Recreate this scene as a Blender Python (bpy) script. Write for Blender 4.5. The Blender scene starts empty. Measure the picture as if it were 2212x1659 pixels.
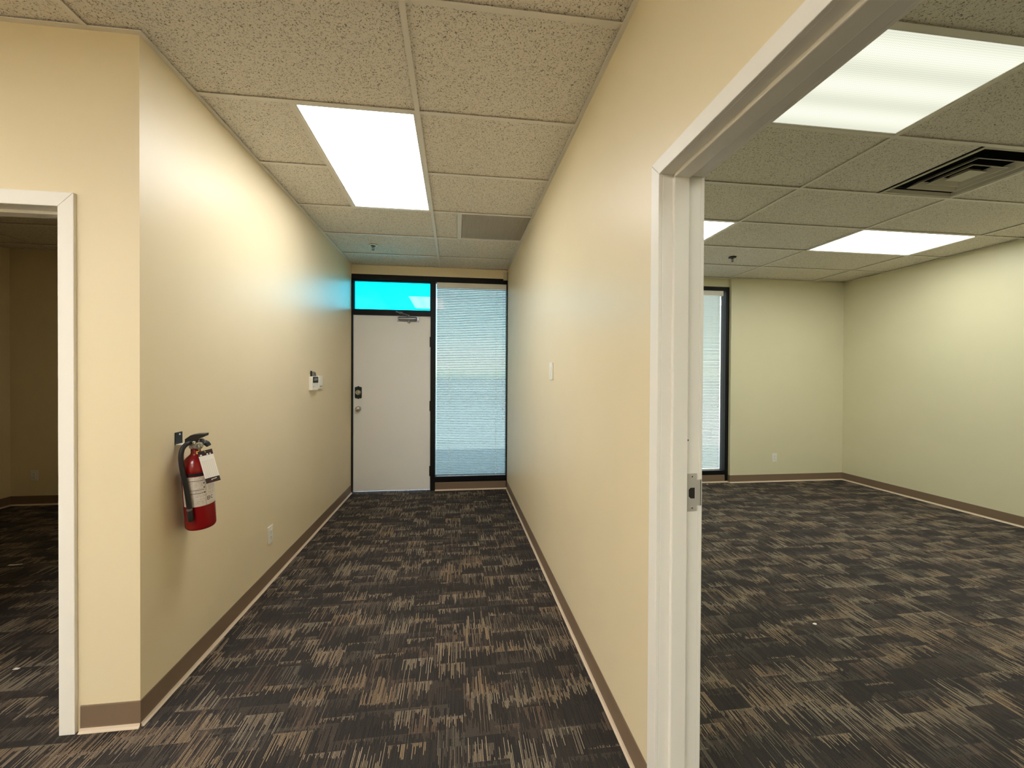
import bpy, math, random
from mathutils import Vector, Matrix

random.seed(7)
scene = bpy.context.scene
COL = scene.collection
PI = math.pi

# ------------------------------------------------------------------ camera
FPX, YAW, PIT, ROL, ZC = 863.297, 0.1231, -0.0073, 0.0051, 1.3908
cam_d = bpy.data.cameras.new('camera')
cam = bpy.data.objects.new('camera', cam_d)
COL.objects.link(cam)
cam_d.sensor_fit = 'HORIZONTAL'
cam_d.sensor_width = 36.0
cam_d.lens = 36.0 * FPX / 2212.0
cam_d.shift_x = 14.51 / 2212.0
cam_d.shift_y = -7.26 / 2212.0
cam_d.clip_start = 0.02
_x = Vector((math.cos(YAW), -math.sin(YAW), 0))
_y = Vector((math.sin(YAW), math.cos(YAW), 0))
_z = Vector((0, 0, 1))
_f = _y * math.cos(PIT) + _z * math.sin(PIT)
_u = -_y * math.sin(PIT) + _z * math.cos(PIT)
_r = _x * math.cos(ROL) + _u * math.sin(ROL)
_up = -_x * math.sin(ROL) + _u * math.cos(ROL)
M = Matrix.Identity(4)
for i in range(3):
    M[i][0], M[i][1], M[i][2] = _r[i], _up[i], -_f[i]
M[2][3] = ZC
cam.matrix_world = M
scene.camera = cam

# ------------------------------------------------------------------ sky, exposure
SKY_STRENGTH = 1.65
world = bpy.data.worlds.new('sky')
scene.world = world
world.use_nodes = True
wn = world.node_tree.nodes
wl = world.node_tree.links
wn.clear()
sky = wn.new('ShaderNodeTexSky')
sky.sky_type = 'NISHITA'
sky.sun_disc = False
sky.sun_elevation = math.radians(48)
sky.sun_rotation = math.radians(180)
sky.air_density = 1.0
sky.dust_density = 1.2
bg = wn.new('ShaderNodeBackground')
bg.inputs['Strength'].default_value = SKY_STRENGTH
wo = wn.new('ShaderNodeOutputWorld')
haze = wn.new('ShaderNodeMix')                 # thin bright overcast over the blue
haze.data_type = 'RGBA'
haze.inputs[0].default_value = 0.68
haze.inputs[7].default_value = (1.30, 1.50, 1.66, 1)
wl.new(sky.outputs[0], haze.inputs[6])
wl.new(haze.outputs[2], bg.inputs[0])
wl.new(bg.outputs[0], wo.inputs[0])

# the sun stands behind the building and lights the pavement in front of it
sun_d = bpy.data.lights.new('sun', 'SUN')
sun_d.energy = 5.5
sun_d.angle = math.radians(0.6)
sun_d.color = (1.0, 0.96, 0.90)
sun = bpy.data.objects.new('sun', sun_d)
sun.rotation_euler = (math.radians(42), 0, 0)
COL.objects.link(sun)

vs = scene.view_settings
vs.view_transform = 'Standard'
vs.look = 'None'
vs.exposure = 0.42
vs.gamma = 1.0
vs.use_curve_mapping = False

# lamp output of the ceiling lights (radiance of the lens)
CORRIDOR_LAMP = (10.4, (1.0, 1.0, 1.0))
ADDED_HALL_LAMP = (21.0, (1.0, 1.0, 1.0))  # output of the lamps added behind the camera
OFFICE_LAMP = (10.0, (1.0, 1.01, 0.92))
ADDED_SIDE_LAMP = (2.6, (1.0, 0.88, 0.62))  # output of the lamp added to brighten the side room
DULL_LAMP = (0.92, (0.98, 1.0, 0.82))

# ------------------------------------------------------------------ measured layout (metres)
T = 0.6096
H = 2.729
XL, XR, YE, Y1 = -1.239, 0.639, 4.958, 1.744
XRO = 0.769                      # office face of the corridor/office wall
XT, G0 = -0.1985, 1.4602          # corridor ceiling grid
A1, R0 = 2.3936, 1.9341           # office ceiling grid
XO, YP, XP = 5.326, 4.9235, 3.6405
LRX, LRY = -4.70, 4.86            # side room far corner
ZT = 2.95                         # walls run up past the ceiling

# ------------------------------------------------------------------ mesh helpers
class MB:
    def __init__(s):
        s.v = []; s.f = []; s.uv = None
    def box(s, x0, x1, y0, y1, z0, z1):
        b = len(s.v)
        s.v += [(x0,y0,z0),(x1,y0,z0),(x1,y1,z0),(x0,y1,z0),(x0,y0,z1),(x1,y0,z1),(x1,y1,z1),(x0,y1,z1)]
        for q in ((3,2,1,0),(4,5,6,7),(0,1,5,4),(1,2,6,5),(2,3,7,6),(3,0,4,7)):
            s.f.append(tuple(b+i for i in q))
        return s
    def prism(s, pts, axis, a0, a1):
        """extrude a 2-D outline along an axis; pts are (u, v) in the two other axes, counter-clockwise"""
        n = len(pts); b = len(s.v)
        def p3(u, v, a):
            return {0: (a, u, v), 1: (u, a, v), 2: (u, v, a)}[axis]
        s.v += [p3(u, v, a0) for u, v in pts] + [p3(u, v, a1) for u, v in pts]
        s.f.append(tuple(b+i for i in range(n))[::-1])
        s.f.append(tuple(b+n+i for i in range(n)))
        for i in range(n):
            j = (i+1) % n
            s.f.append((b+i, b+j, b+n+j, b+n+i))
        return s
    def lathe(s, prof, seg=32, axis='z', c=(0,0,0)):
        b = len(s.v); n = len(prof)
        for k in range(seg):
            a = 2*PI*k/seg
            for r, h in prof:
                u, v = r*math.cos(a), r*math.sin(a)
                p = {'z': (u, v, h), 'x': (h, u, v), 'y': (v, h, u)}[axis]
                s.v.append((p[0]+c[0], p[1]+c[1], p[2]+c[2]))
        for k in range(seg):
            k2 = (k+1) % seg
            for i in range(n-1):
                q = (b+k*n+i, b+k2*n+i, b+k2*n+i+1, b+k*n+i+1)
                if prof[i][0] == 0: q = (q[0], q[2], q[3])
                elif prof[i+1][0] == 0: q = (q[0], q[1], q[2])
                s.f.append(q)
        return s
    def cyl(s, c, r, h0, h1, axis='z', seg=20):
        return s.lathe([(0,h0),(r,h0),(r,h1),(0,h1)], seg, axis, c)
    def tube(s, pts, r, seg=10):
        pts = [Vector(p) for p in pts]
        b = len(s.v); n = len(pts)
        up = Vector((0.21, 0.35, 0.9)).normalized()
        for i, p in enumerate(pts):
            t = (pts[min(i+1, n-1)] - pts[max(i-1, 0)]).normalized()
            a = t.cross(up)
            if a.length < 1e-3: a = t.cross(Vector((1,0,0)))
            a.normalize(); c = t.cross(a)
            rr = r[i] if isinstance(r, (list, tuple)) else r
            for k in range(seg):
                w = 2*PI*k/seg
                s.v.append(tuple(p + a*math.cos(w)*rr + c*math.sin(w)*rr))
        for i in range(n-1):
            for k in range(seg):
                k2 = (k+1) % seg
                s.f.append((b+i*seg+k, b+i*seg+k2, b+(i+1)*seg+k2, b+(i+1)*seg+k))
        s.f.append(tuple(b+k for k in range(seg)))
        s.f.append(tuple(b+(n-1)*seg+k for k in range(seg))[::-1])
        return s
    def mesh(s, name, m, smooth=False):
        me = bpy.data.meshes.new(name)
        me.from_pydata(s.v, [], s.f)
        me.materials.append(m)
        me.update()
        import bmesh
        bm = bmesh.new(); bm.from_mesh(me)
        bmesh.ops.recalc_face_normals(bm, faces=bm.faces)
        bm.to_mesh(me); bm.free()
        if smooth:
            for p in me.polygons: p.use_smooth = True
        return me
    def build(s, name, m, parent=None, bevel=0, smooth=False):
        o = bpy.data.objects.new(name, s.mesh(name, m, smooth))
        COL.objects.link(o)
        if parent: o.parent = parent
        if bevel:
            b = o.modifiers.new('bevel', 'BEVEL')
            b.width = bevel; b.segments = 2; b.limit_method = 'ANGLE'
        if smooth:
            w = o.modifiers.new('split', 'EDGE_SPLIT'); w.split_angle = math.radians(38)
        return o

def spline(pts, n=8):
    pts = [Vector(p) for p in pts]
    out = []
    P = [pts[0]*2-pts[1]] + pts + [pts[-1]*2-pts[-2]]
    for i in range(1, len(P)-2):
        for k in range(n):
            t = k/n
            a, b, c, d = P[i-1], P[i], P[i+1], P[i+2]
            out.append(0.5*((2*b)+(c-a)*t+(2*a-5*b+4*c-d)*t*t+(3*b-a-3*c+d)*t**3))
    out.append(pts[-1])
    return out

def tag(o, label, cat, group=None):
    o['label'] = label; o['category'] = cat
    if group: o['group'] = group
    return o
def struct(o, label=None, cat=None):
    o['kind'] = 'structure'
    if label: o['label'] = label
    if cat: o['category'] = cat
    return o
def empty(name, loc=(0,0,0)):
    o = bpy.data.objects.new(name, None)
    o.empty_display_size = 0.05
    o.location = loc
    COL.objects.link(o)
    return o
def copy_tree(o, parent=None):
    c = o.copy(); COL.objects.link(c); c.parent = parent
    for ch in [k for k in bpy.data.objects if k.parent == o]:
        copy_tree(ch, c)
    return c

# ------------------------------------------------------------------ material helpers
def srgb(r, g, b):
    return tuple(((c/255)/12.92 if c/255 <= 0.04045 else ((c/255+0.055)/1.055)**2.4) for c in (r, g, b)) + (1.0,)

class NT:
    def __init__(s, name):
        s.m = bpy.data.materials.new(name)
        s.m.use_nodes = True
        s.t = s.m.node_tree
        s.t.nodes.clear()
        s.out = s.t.nodes.new('ShaderNodeOutputMaterial')
    def n(s, typ, **kw):
        nd = s.t.nodes.new('ShaderNode'+typ)
        for k, v in kw.items(): setattr(nd, k, v)
        return nd
    def put(s, sock, val):
        if hasattr(val, 'is_linked') or isinstance(val, bpy.types.NodeSocket): s.t.links.new(val, sock)
        else: sock.default_value = val
    def math(s, op, a, b=None, c=None, clamp=False):
        nd = s.n('Math', operation=op, use_clamp=clamp)
        s.put(nd.inputs[0], a)
        if b is not None: s.put(nd.inputs[1], b)
        if c is not None: s.put(nd.inputs[2], c)
        return nd.outputs[0]
    def sep(s, v):
        nd = s.n('SeparateXYZ'); s.put(nd.inputs[0], v); return nd.outputs
    def comb(s, x, y, z=0.0):
        nd = s.n('CombineXYZ')
        for i, q in enumerate((x, y, z)): s.put(nd.inputs[i], q)
        return nd.outputs[0]
    def white(s, v):
        nd = s.n('TexWhiteNoise', noise_dimensions='3D'); s.put(nd.inputs['Vector'], v); return nd.outputs['Value']
    def noise(s, v, scale, detail=2.0, rough=0.5, dist=0.0):
        nd = s.n('TexNoise'); s.put(nd.inputs['Vector'], v)
        nd.inputs['Scale'].default_value = scale; nd.inputs['Detail'].default_value = detail
        nd.inputs['Roughness'].default_value = rough; nd.inputs['Distortion'].default_value = dist
        return nd.outputs['Fac']
    def ramp(s, f, stops, interp='LINEAR'):
        nd = s.n('ValToRGB'); s.put(nd.inputs[0], f)
        cr = nd.color_ramp; cr.interpolation = interp
        while len(cr.elements) < len(stops): cr.elements.new(0.5)
        for e, (p, c) in zip(cr.elements, stops):
            e.position = p; e.color = c if len(c) == 4 else tuple(c)+(1,)
        return nd.outputs[0]
    def mix(s, f, a, b, blend='MIX'):
        nd = s.n('Mix', data_type='RGBA', blend_type=blend)
        s.put(nd.inputs[0], f); s.put(nd.inputs[6], a); s.put(nd.inputs[7], b)
        return nd.outputs[2]
    def pos(s):
        return s.n('NewGeometry').outputs['Position']
    def obj(s):
        return s.n('TexCoord').outputs['Object']
    def bump(s, h, strength=0.2, dist=0.002):
        nd = s.n('Bump'); s.put(nd.inputs['Height'], h)
        nd.inputs['Strength'].default_value = strength; nd.inputs['Distance'].default_value = dist
        return nd.outputs[0]
    def bsdf(s, color, rough=0.6, metal=0.0, normal=None, spec=0.5, **kw):
        p = s.n('BsdfPrincipled')
        s.put(p.inputs['Base Color'], color); s.put(p.inputs['Roughness'], rough)
        p.inputs['Metallic'].default_value = metal
        p.inputs['Specular IOR Level'].default_value = spec
        if normal is not None: s.put(p.inputs['Normal'], normal)
        for k, v in kw.items(): s.put(p.inputs[k], v)
        s.t.links.new(p.outputs[0], s.out.inputs[0])
        return p

def paint(name, col, rough=0.40, scale=260, bump=0.10, var=0.035, spec=0.5):
    t = NT(name); p = t.pos()
    v = t.noise(p, 2.3, 3)
    f = t.math('MULTIPLY_ADD', v, 2*var, 1-var)
    c = t.mix(1.0, col, t.comb(f, f, f), 'MULTIPLY')
    h = t.noise(p, scale, 3, 0.6)
    t.bsdf(c, rough, 0, t.bump(h, bump, 0.0012), spec)
    return t.m
def plain(name, col, rough=0.5, metal=0.0, spec=0.5, grain=60):
    t = NT(name)
    v = t.noise(t.obj(), grain, 3)
    r = t.math('MULTIPLY_ADD', v, 0.16, rough-0.08)
    t.bsdf(col, r, metal, None, spec)
    return t.m

MAT = {}
MAT['wall'] = paint('wall_paint_cream', srgb(236, 221, 186))
MAT['wall_office'] = paint('wall_paint_khaki', srgb(222, 216, 184))
MAT['trim'] = paint('trim_paint_white', srgb(246, 243, 234), 0.42, 90, 0.05, 0.02, 0.5)
MAT['doorwhite'] = paint('door_paint_offwhite', srgb(242, 242, 240), 0.45, 140, 0.05, 0.015, 0.4)
MAT['tee'] = plain('ceiling_tee_enamel', srgb(236, 230, 218), 0.45)
MAT['black'] = plain('black_anodised_frame', (0.004, 0.004, 0.0045, 1), 0.5, 0, 0.25)
MAT['blackplastic'] = plain('black_plastic', (0.008, 0.008, 0.009, 1), 0.38)
MAT['rubber'] = plain('black_rubber_hose', (0.010, 0.010, 0.011, 1), 0.42)
MAT['base'] = paint('taupe_vinyl_base', srgb(128, 108, 88), 0.42, 60, 0.06, 0.06, 0.45)
MAT['toe'] = paint('pale_vinyl_toe', srgb(214, 196, 172), 0.45, 60, 0.05, 0.05, 0.45)
MAT['steel'] = plain('brushed_steel', (0.62, 0.60, 0.56, 1), 0.28, 1.0)
MAT['closer'] = plain('aluminium_enamel', (0.32, 0.33, 0.35, 1), 0.38, 0.75)
MAT['white'] = plain('white_plastic', srgb(240, 238, 228), 0.35)
MAT['cream'] = plain('cream_plastic', srgb(206, 196, 164), 0.45)
MAT['slot'] = plain('dark_slot', (0.015, 0.014, 0.012, 1), 0.6)
MAT['red'] = plain('red_enamel', (0.24, 0.002, 0.004, 1), 0.22)
MAT['lockplate'] = plain('dark_green_plate', (0.004, 0.018, 0.016, 1), 0.4)
MAT['void'] = plain('duct_black', (0.006, 0.006, 0.005, 1), 0.9)
MAT['diffuser'] = plain('diffuser_enamel', srgb(196, 190, 172), 0.5)
MAT['grille'] = plain('grille_enamel', srgb(206, 199, 185), 0.5)
MAT['grey'] = plain('grey_metal', (0.22, 0.22, 0.21, 1), 0.45, 0.6)
MAT['lcd'] = plain('lcd_grey', (0.09, 0.10, 0.095, 1), 0.25)
MAT['paper'] = plain('white_paper', srgb(244, 242, 236), 0.7)
MAT['yellow'] = plain('yellow_tie', (0.7, 0.6, 0.15, 1), 0.4)
MAT['concrete'] = paint('roof_concrete', srgb(120, 118, 112), 0.9, 30, 0.2, 0.1, 0.2)
MAT['pavement'] = paint('pavement', srgb(205, 203, 198), 0.9, 18, 0.3, 0.08, 0.2)
MAT['lamphouse'] = plain('lamp_frame_enamel', srgb(232, 228, 214), 0.4)

def mat_tile():
    t = NT('fissured_ceiling_tile')
    p = t.pos()
    wob = t.n('TexNoise'); t.put(wob.inputs['Vector'], p)
    wob.inputs['Scale'].default_value = 60; wob.inputs['Detail'].default_value = 2
    va = t.n('VectorMath', operation='MULTIPLY_ADD')
    t.put(va.inputs[0], wob.outputs['Color']); va.inputs[1].default_value = (0.012, 0.012, 0); t.put(va.inputs[2], p)
    q = va.outputs[0]
    # short worm-like fissures: thin ridges of a noise, broken up by a second one
    a = t.noise(q, 88, 1.5, 0.5, 0.6)
    ridge = t.math('ABSOLUTE', t.math('SUBTRACT', a, 0.5))
    thin = t.ramp(ridge, [(0.0, (1,1,1)), (0.020, (1,1,1)), (0.042, (0,0,0))])
    gate = t.ramp(t.noise(p, 150, 1.0), [(0.47, (0,0,0)), (0.56, (1,1,1))])
    fiss = t.math('MULTIPLY', thin, gate)
    # pin holes
    vo = t.n('TexVoronoi'); t.put(vo.inputs['Vector'], q); vo.inputs['Scale'].default_value = 84
    hole = t.ramp(vo.outputs['Distance'], [(0.10, (1,1,1)), (0.24, (0,0,0))])
    keep = t.math('GREATER_THAN', t.white(vo.outputs['Position']), 0.52)
    hole = t.math('MULTIPLY', hole, keep)
    dark = t.math('MAXIMUM', fiss, hole)
    base = t.mix(t.noise(p, 34, 3), srgb(232, 225, 212), srgb(242, 236, 224))
    c = t.mix(t.math('MULTIPLY', dark, 0.8), base, srgb(98, 86, 64))
    h = t.math('SUBTRACT', t.math('MULTIPLY', t.noise(p, 420, 2), 0.25), dark)
    t.bsdf(c, 0.9, 0, t.bump(h, 0.35, 0.0015), 0.15)
    return t.m
MAT['tile'] = mat_tile()

def mat_carpet():
    t = NT('striated_carpet_tile')
    p = t.pos()
    o = t.sep(p)
    wx = t.math('ADD', o[0], 40.0)
    wy = t.math('ADD', o[1], 40.0)
    PIT_ = 0.0052
    lu = t.math('DIVIDE', wx, PIT_)
    li = t.math('FLOOR', lu); lf = t.math('FRACT', lu)
    prof = t.math('SUBTRACT', 1.0, t.math('MULTIPLY', t.math('ABSOLUTE', t.math('SUBTRACT', lf, 0.5)), 2.0))
    line = t.ramp(prof, [(0.48, (0,0,0)), (0.72, (1,1,1))])
    def layer(cw, L, ox, seed, reach, power):
        c = t.math('FLOOR', t.math('DIVIDE', t.math('ADD', wx, ox), cw))
        off = t.white(t.comb(c, seed, 1.0))
        v = t.math('ADD', t.math('DIVIDE', wy, L), t.math('MULTIPLY', t.math('FLOOR', t.math('MULTIPLY', off, 3.0)), 0.3333))
        r = t.math('FLOOR', v); fv = t.math('FRACT', v)
        dens = t.white(t.comb(c, r, seed+2.0))
        flip = t.math('GREATER_THAN', t.white(t.comb(c, r, seed+5.0)), 0.42)
        tt = t.math('ABSOLUTE', t.math('SUBTRACT', flip, fv))
        ln = t.white(t.comb(li, r, t.math('ADD', t.math('MULTIPLY', c, 0.37), seed)))
        ln = t.math('POWER', ln, power)
        lim = t.math('MULTIPLY', ln, t.math('MULTIPLY', dens, reach))
        d = t.math('SUBTRACT', lim, tt)
        on = t.ramp(d, [(0.0, (0,0,0)), (0.03, (1,1,1))])
        tone = t.white(t.comb(c, r, seed+9.0))
        lt = t.white(t.comb(li, r, seed+3.0))
        return on, tone, lt
    a_on, a_tone, a_lt = layer(0.15, 0.155, 0.0, 11.0, 1.25, 1.7)
    b_on, b_tone, b_lt = layer(0.22, 0.125, 0.06, 31.0, 1.30, 1.3)
    c_on, c_tone, c_lt = layer(0.11, 0.22, 0.11, 57.0, 0.95, 2.0)
    speck = t.noise(p, 520, 2.0, 0.75)
    sp2 = t.ramp(speck, [(0.34, (0.25,0.25,0.25)), (0.68, (1.9,1.9,1.9))])
    base = t.mix(t.noise(p, 9, 2), srgb(43, 40, 40), srgb(56, 55, 54))
    faint = t.white(t.comb(li, t.math('FLOOR', t.math('MULTIPLY', wy, 11.0)), 77.0))
    base = t.mix(t.math('MULTIPLY', t.math('MULTIPLY', faint, line), 0.55), base, srgb(92, 80, 70))
    dim = t.mix(b_tone, srgb(96, 82, 72), srgb(112, 104, 94))
    mid = t.mix(c_tone, srgb(150, 122, 100), srgb(142, 134, 118))
    hi = t.mix(a_tone, srgb(204, 174, 136), srgb(200, 186, 160))
    hi = t.mix(t.math('MULTIPLY', a_lt, 0.75), hi, srgb(112, 98, 84))
    col = t.mix(t.math('MULTIPLY', t.math('MULTIPLY', b_on, line), 0.75), base, dim)
    col = t.mix(t.math('MULTIPLY', t.math('MULTIPLY', c_on, line), t.math('MULTIPLY_ADD', c_lt, 0.7, 0.2)), col, mid)
    col = t.mix(t.math('MULTIPLY', t.math('MULTIPLY', a_on, line), 0.9), col, hi)
    col = t.mix(1.0, col, sp2, 'MULTIPLY')
    h = t.math('ADD', t.math('MULTIPLY', prof, 0.4), speck)
    t.bsdf(col, 0.95, 0, t.bump(h, 0.5, 0.002), 0.12)
    return t.m
MAT['carpet'] = mat_carpet()

def mat_lens(name, strength, color, tubes=0.30, ribs=0.10, axis=0):
    """prismatic lamp lens: gives off light, strongest in front of the lamp tubes"""
    t = NT(name)
    o = t.sep(t.obj())
    across = o[1-axis] if True else o[0]
    wave = t.math('COSINE', t.math('MULTIPLY', across, 2*PI/0.19))
    band = t.math('MULTIPLY_ADD', wave, tubes*0.5, 1.0-tubes*0.5)
    rib = t.math('MULTIPLY_ADD', t.math('COSINE', t.math('MULTIPLY', o[axis], 2*PI/0.0105)), ribs*0.5, 1.0-ribs*0.5)
    rib2 = t.math('MULTIPLY_ADD', t.math('COSINE', t.math('MULTIPLY', across, 2*PI/0.0105)), ribs*0.25, 1.0-ribs*0.25)
    s = t.math('MULTIPLY', t.math('MULTIPLY', band, t.math('MULTIPLY', rib, rib2)), strength)
    e = t.n('Emission'); e.inputs[0].default_value = tuple(color)+(1,)
    t.put(e.inputs[1], s)
    t.t.links.new(e.outputs[0], t.out.inputs[0])
    return t.m
MAT['lens_corridor'] = mat_lens('lamp_lens_corridor', CORRIDOR_LAMP[0], CORRIDOR_LAMP[1], 0.25, 0.05, 1)
MAT['lens_hall_added'] = mat_lens('lamp_lens_hall_fill', ADDED_HALL_LAMP[0], ADDED_HALL_LAMP[1], 0.25, 0.05, 1)
MAT['lens_office'] = mat_lens('lamp_lens_office', OFFICE_LAMP[0], OFFICE_LAMP[1], 0.2, 0.05, 0)
MAT['lens_side_added'] = mat_lens('lamp_lens_side_fill', ADDED_SIDE_LAMP[0], ADDED_SIDE_LAMP[1], 0.25, 0.05, 1)
MAT['lens_dull'] = mat_lens('lamp_lens_dull', DULL_LAMP[0], DULL_LAMP[1], 0.20, 0.22, 0)

def mat_glass(name, tint):
    t = NT(name)
    fr = t.n('Fresnel'); fr.inputs[0].default_value = 1.52
    fac = t.math('MULTIPLY_ADD', t.noise(t.obj(), 1.5, 1), 0.01, fr.outputs[0])
    tr = t.n('BsdfTransparent'); tr.inputs[0].default_value = tint
    gl = t.n('BsdfGlossy'); gl.inputs['Roughness'].default_value = 0.0
    mx = t.n('MixShader')
    t.put(mx.inputs[0], fac)
    t.t.links.new(tr.outputs[0], mx.inputs[1]); t.t.links.new(gl.outputs[0], mx.inputs[2])
    t.t.links.new(mx.outputs[0], t.out.inputs[0])
    return t.m
MAT['glass_cyan'] = mat_glass('cyan_tinted_glass', (0.006, 0.78, 0.86, 1))
MAT['glass_office'] = mat_glass('office_glass', (0.80, 0.78, 0.72, 1))
MAT['glass'] = mat_glass('clear_glass', (0.43, 0.49, 0.48, 1))

def mat_slat(name, back):
    t = NT(name)
    d = t.n('BsdfPrincipled'); d.inputs['Base Color'].default_value = srgb(236, 236, 230)
    t.put(d.inputs['Roughness'], t.math('MULTIPLY_ADD', t.noise(t.obj(), 40, 2), 0.1, 0.35))
    tr = t.n('BsdfTranslucent'); tr.inputs[0].default_value = back
    mx = t.n('MixShader'); mx.inputs[0].default_value = 0.35
    t.t.links.new(d.outputs[0], mx.inputs[1]); t.t.links.new(tr.outputs[0], mx.inputs[2])
    t.t.links.new(mx.outputs[0], t.out.inputs[0])
    return t.m
MAT['slat'] = mat_slat('white_vinyl_slat', (0.80, 0.95, 0.95, 1))

def mat_label():
    """printed instructions: rows of small grey text, rules, pictogram boxes (uv in 0..1)"""
    t = NT('printed_label')
    uv = t.n('TexCoord').outputs['UV']
    o = t.sep(uv)
    u, v = o[0], o[1]
    # text rows
    row = t.math('MULTIPLY', v, 46.0)
    rf = t.math('FRACT', row); ri = t.math('FLOOR', row)
    inrow = t.math('MULTIPLY', t.math('GREATER_THAN', rf, 0.30), t.math('LESS_THAN', rf, 0.80))
    gl = t.white(t.comb(t.math('FLOOR', t.math('MULTIPLY', u, 130.0)), ri, 3.0))
    text = t.math('MULTIPLY', inrow, t.math('GREATER_THAN', gl, 0.45))
    wide = t.math('GREATER_THAN', t.math('FRACT', t.math('MULTIPLY', u, 3.0)), 0.10)
    blank = t.math('GREATER_THAN', t.white(t.comb(ri, t.math('FLOOR', t.math('MULTIPLY', u, 3.0)), 8.0)), 0.22)
    text = t.math('MULTIPLY', text, t.math('MULTIPLY', wide, blank))
    def bar(v0, w, u0, u1):
        a = t.math('LESS_THAN', t.math('ABSOLUTE', t.math('SUBTRACT', v, v0)), w)
        b = t.math('MULTIPLY', t.math('GREATER_THAN', u, u0), t.math('LESS_THAN', u, u1))
        return t.math('MULTIPLY', a, b)
    rules = None
    for v0, w, u0, u1 in ((0.86, 0.008, 0.05, 0.60), (0.55, 0.007, 0.05, 0.60), (0.44, 0.007, 0.05, 0.62), (0.5, 0.5, 0.625, 0.63)):
        k = bar(v0, w, u0, u1)
        rules = k if rules is None else t.math('MAXIMUM', rules, k)
    for v0, w, u0, u1 in ((0.76, 0.02, 0.58, 0.615), (0.62, 0.02, 0.58, 0.615), (0.45, 0.02, 0.585, 0.62)):
        rules = t.math('MAXIMUM', rules, bar(v0, w, u0, u1))
    # two pictogram boxes on a clear patch
    patch = bar(0.20, 0.12, 0.64, 0.98)
    icons = None
    for v0, w, u0, u1 in ((0.22, 0.062, 0.66, 0.678), (0.22, 0.055, 0.722, 0.738), (0.166, 0.009, 0.66, 0.730), (0.222, 0.009, 0.66, 0.730), (0.275, 0.009, 0.66, 0.730)):
        k = bar(v0, w, u0, u1)
        icons = k if icons is None else t.math('MAXIMUM', icons, k)
    du = t.math('MULTIPLY', t.math('SUBTRACT', u, 0.815), 1.15)
    dv = t.math('SUBTRACT', v, 0.22)
    rad = t.math('SQRT', t.math('ADD', t.math('MULTIPLY', du, du), t.math('MULTIPLY', dv, dv)))
    cring = t.math('MULTIPLY', t.math('MULTIPLY', t.math('LESS_THAN', rad, 0.058), t.math('GREATER_THAN', rad, 0.038)), t.math('LESS_THAN', t.math('SUBTRACT', u, 0.815), 0.020))
    icons = t.math('MAXIMUM', icons, cring)
    text = t.math('MULTIPLY', text, t.math('SUBTRACT', 1.0, patch))
    c = t.mix(t.math('MULTIPLY', text, 0.55), srgb(222, 212, 200), srgb(84, 76, 70))
    c = t.mix(t.math('MAXIMUM', rules, icons), c, srgb(26, 22, 20))
    t.bsdf(c, 0.4)
    return t.m
MAT['label'] = mat_label()
def mat_card():
    t = NT('inspection_card_print')
    o = t.sep(t.n('TexCoord').outputs['UV'])
    u, v = o[0], o[1]
    gx = t.math('FRACT', t.math('MULTIPLY', u, 8.0)); gy = t.math('FRACT', t.math('MULTIPLY', v, 16.0))
    grid = t.math('MAXIMUM', t.math('LESS_THAN', gx, 0.12), t.math('LESS_THAN', gy, 0.14))
    area = t.math('MULTIPLY', t.math('LESS_THAN', v, 0.80), t.math('MULTIPLY', t.math('GREATER_THAN', u, 0.10), t.math('LESS_THAN', u, 0.92)))
    c = t.mix(t.math('MULTIPLY', t.math('MULTIPLY', grid, area), 0.40), srgb(246, 244, 236), srgb(120, 118, 112))
    t.bsdf(c, 0.6)
    return t.m
MAT['card'] = mat_card()
MAT['cardbrown'] = plain('card_dark_print', srgb(52, 38, 36), 0.5)
MAT['cardred'] = plain('card_red_print', (0.35, 0.02, 0.03, 1), 0.5)

# ------------------------------------------------------------------ floor, roof, ground
struct(MB().box(-4.95, 5.50, -3.7, 5.02, -0.12, 0.0).build('floor', MAT['carpet']))
struct(MB().box(-5.0, 5.6, -3.8, 5.12, ZT, ZT+0.12).build('roof_slab', MAT['concrete']))
struct(MB().box(-900, 900, 5.02, 1800, -0.16, -0.02).build('ground_outside', MAT['pavement']))

# ------------------------------------------------------------------ walls
W = MAT['wall']; WO = MAT['wall_office']
struct(MB().box(XL-0.12, XL, Y1, 5.10, 0, ZT).build('wall_left', W))
# wall facing the camera with the side-room doorway (x -2.42 .. -1.505)
DL0, DL1, DLZ = -2.42, -1.502, 2.050
m = MB().box(DL1, XL-0.12, Y1, Y1+0.12, 0, ZT).box(-4.82, DL0, Y1, Y1+0.12, 0, ZT).box(DL0, DL1, Y1, Y1+0.12, DLZ, ZT)
struct(m.build('wall_left_front', W))
# right wall of the corridor with the office doorway
DR0, DR1, DRZ = 0.285, 1.197, 2.042
m = MB()
for y0, y1, z0 in ((-3.6, DR0, 0), (DR1, 5.10, 0), (DR0, DR1, DRZ)):
    m.box(XR, XR+0.065, y0, y1, z0, ZT)
struct(m.build('wall_right', W))
m = MB()
for y0, y1, z0 in ((-3.6, DR0, 0), (DR1, 5.10, 0), (DR0, DR1, DRZ)):
    m.box(XR+0.065, XRO, y0, y1, z0, ZT)
struct(m.build('wall_office_left', WO))
struct(MB().box(XL, XR, YE, 5.10, 2.622, ZT).build('wall_end', W))
struct(MB().box(-4.82, XRO, -3.72, -3.6, 0, ZT).build('wall_back', W))
struct(MB().box(-4.82, -4.70, -3.6, Y1, 0, ZT).build('wall_hall_left', W))
# side room
struct(MB().box(LRX-0.12, LRX, Y1+0.12, 5.10, 0, ZT).build('wall_side_room_left', W))
struct(MB().box(LRX, XL-0.12, LRY, 5.10, 0, ZT).build('wall_side_room_end', W))
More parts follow.
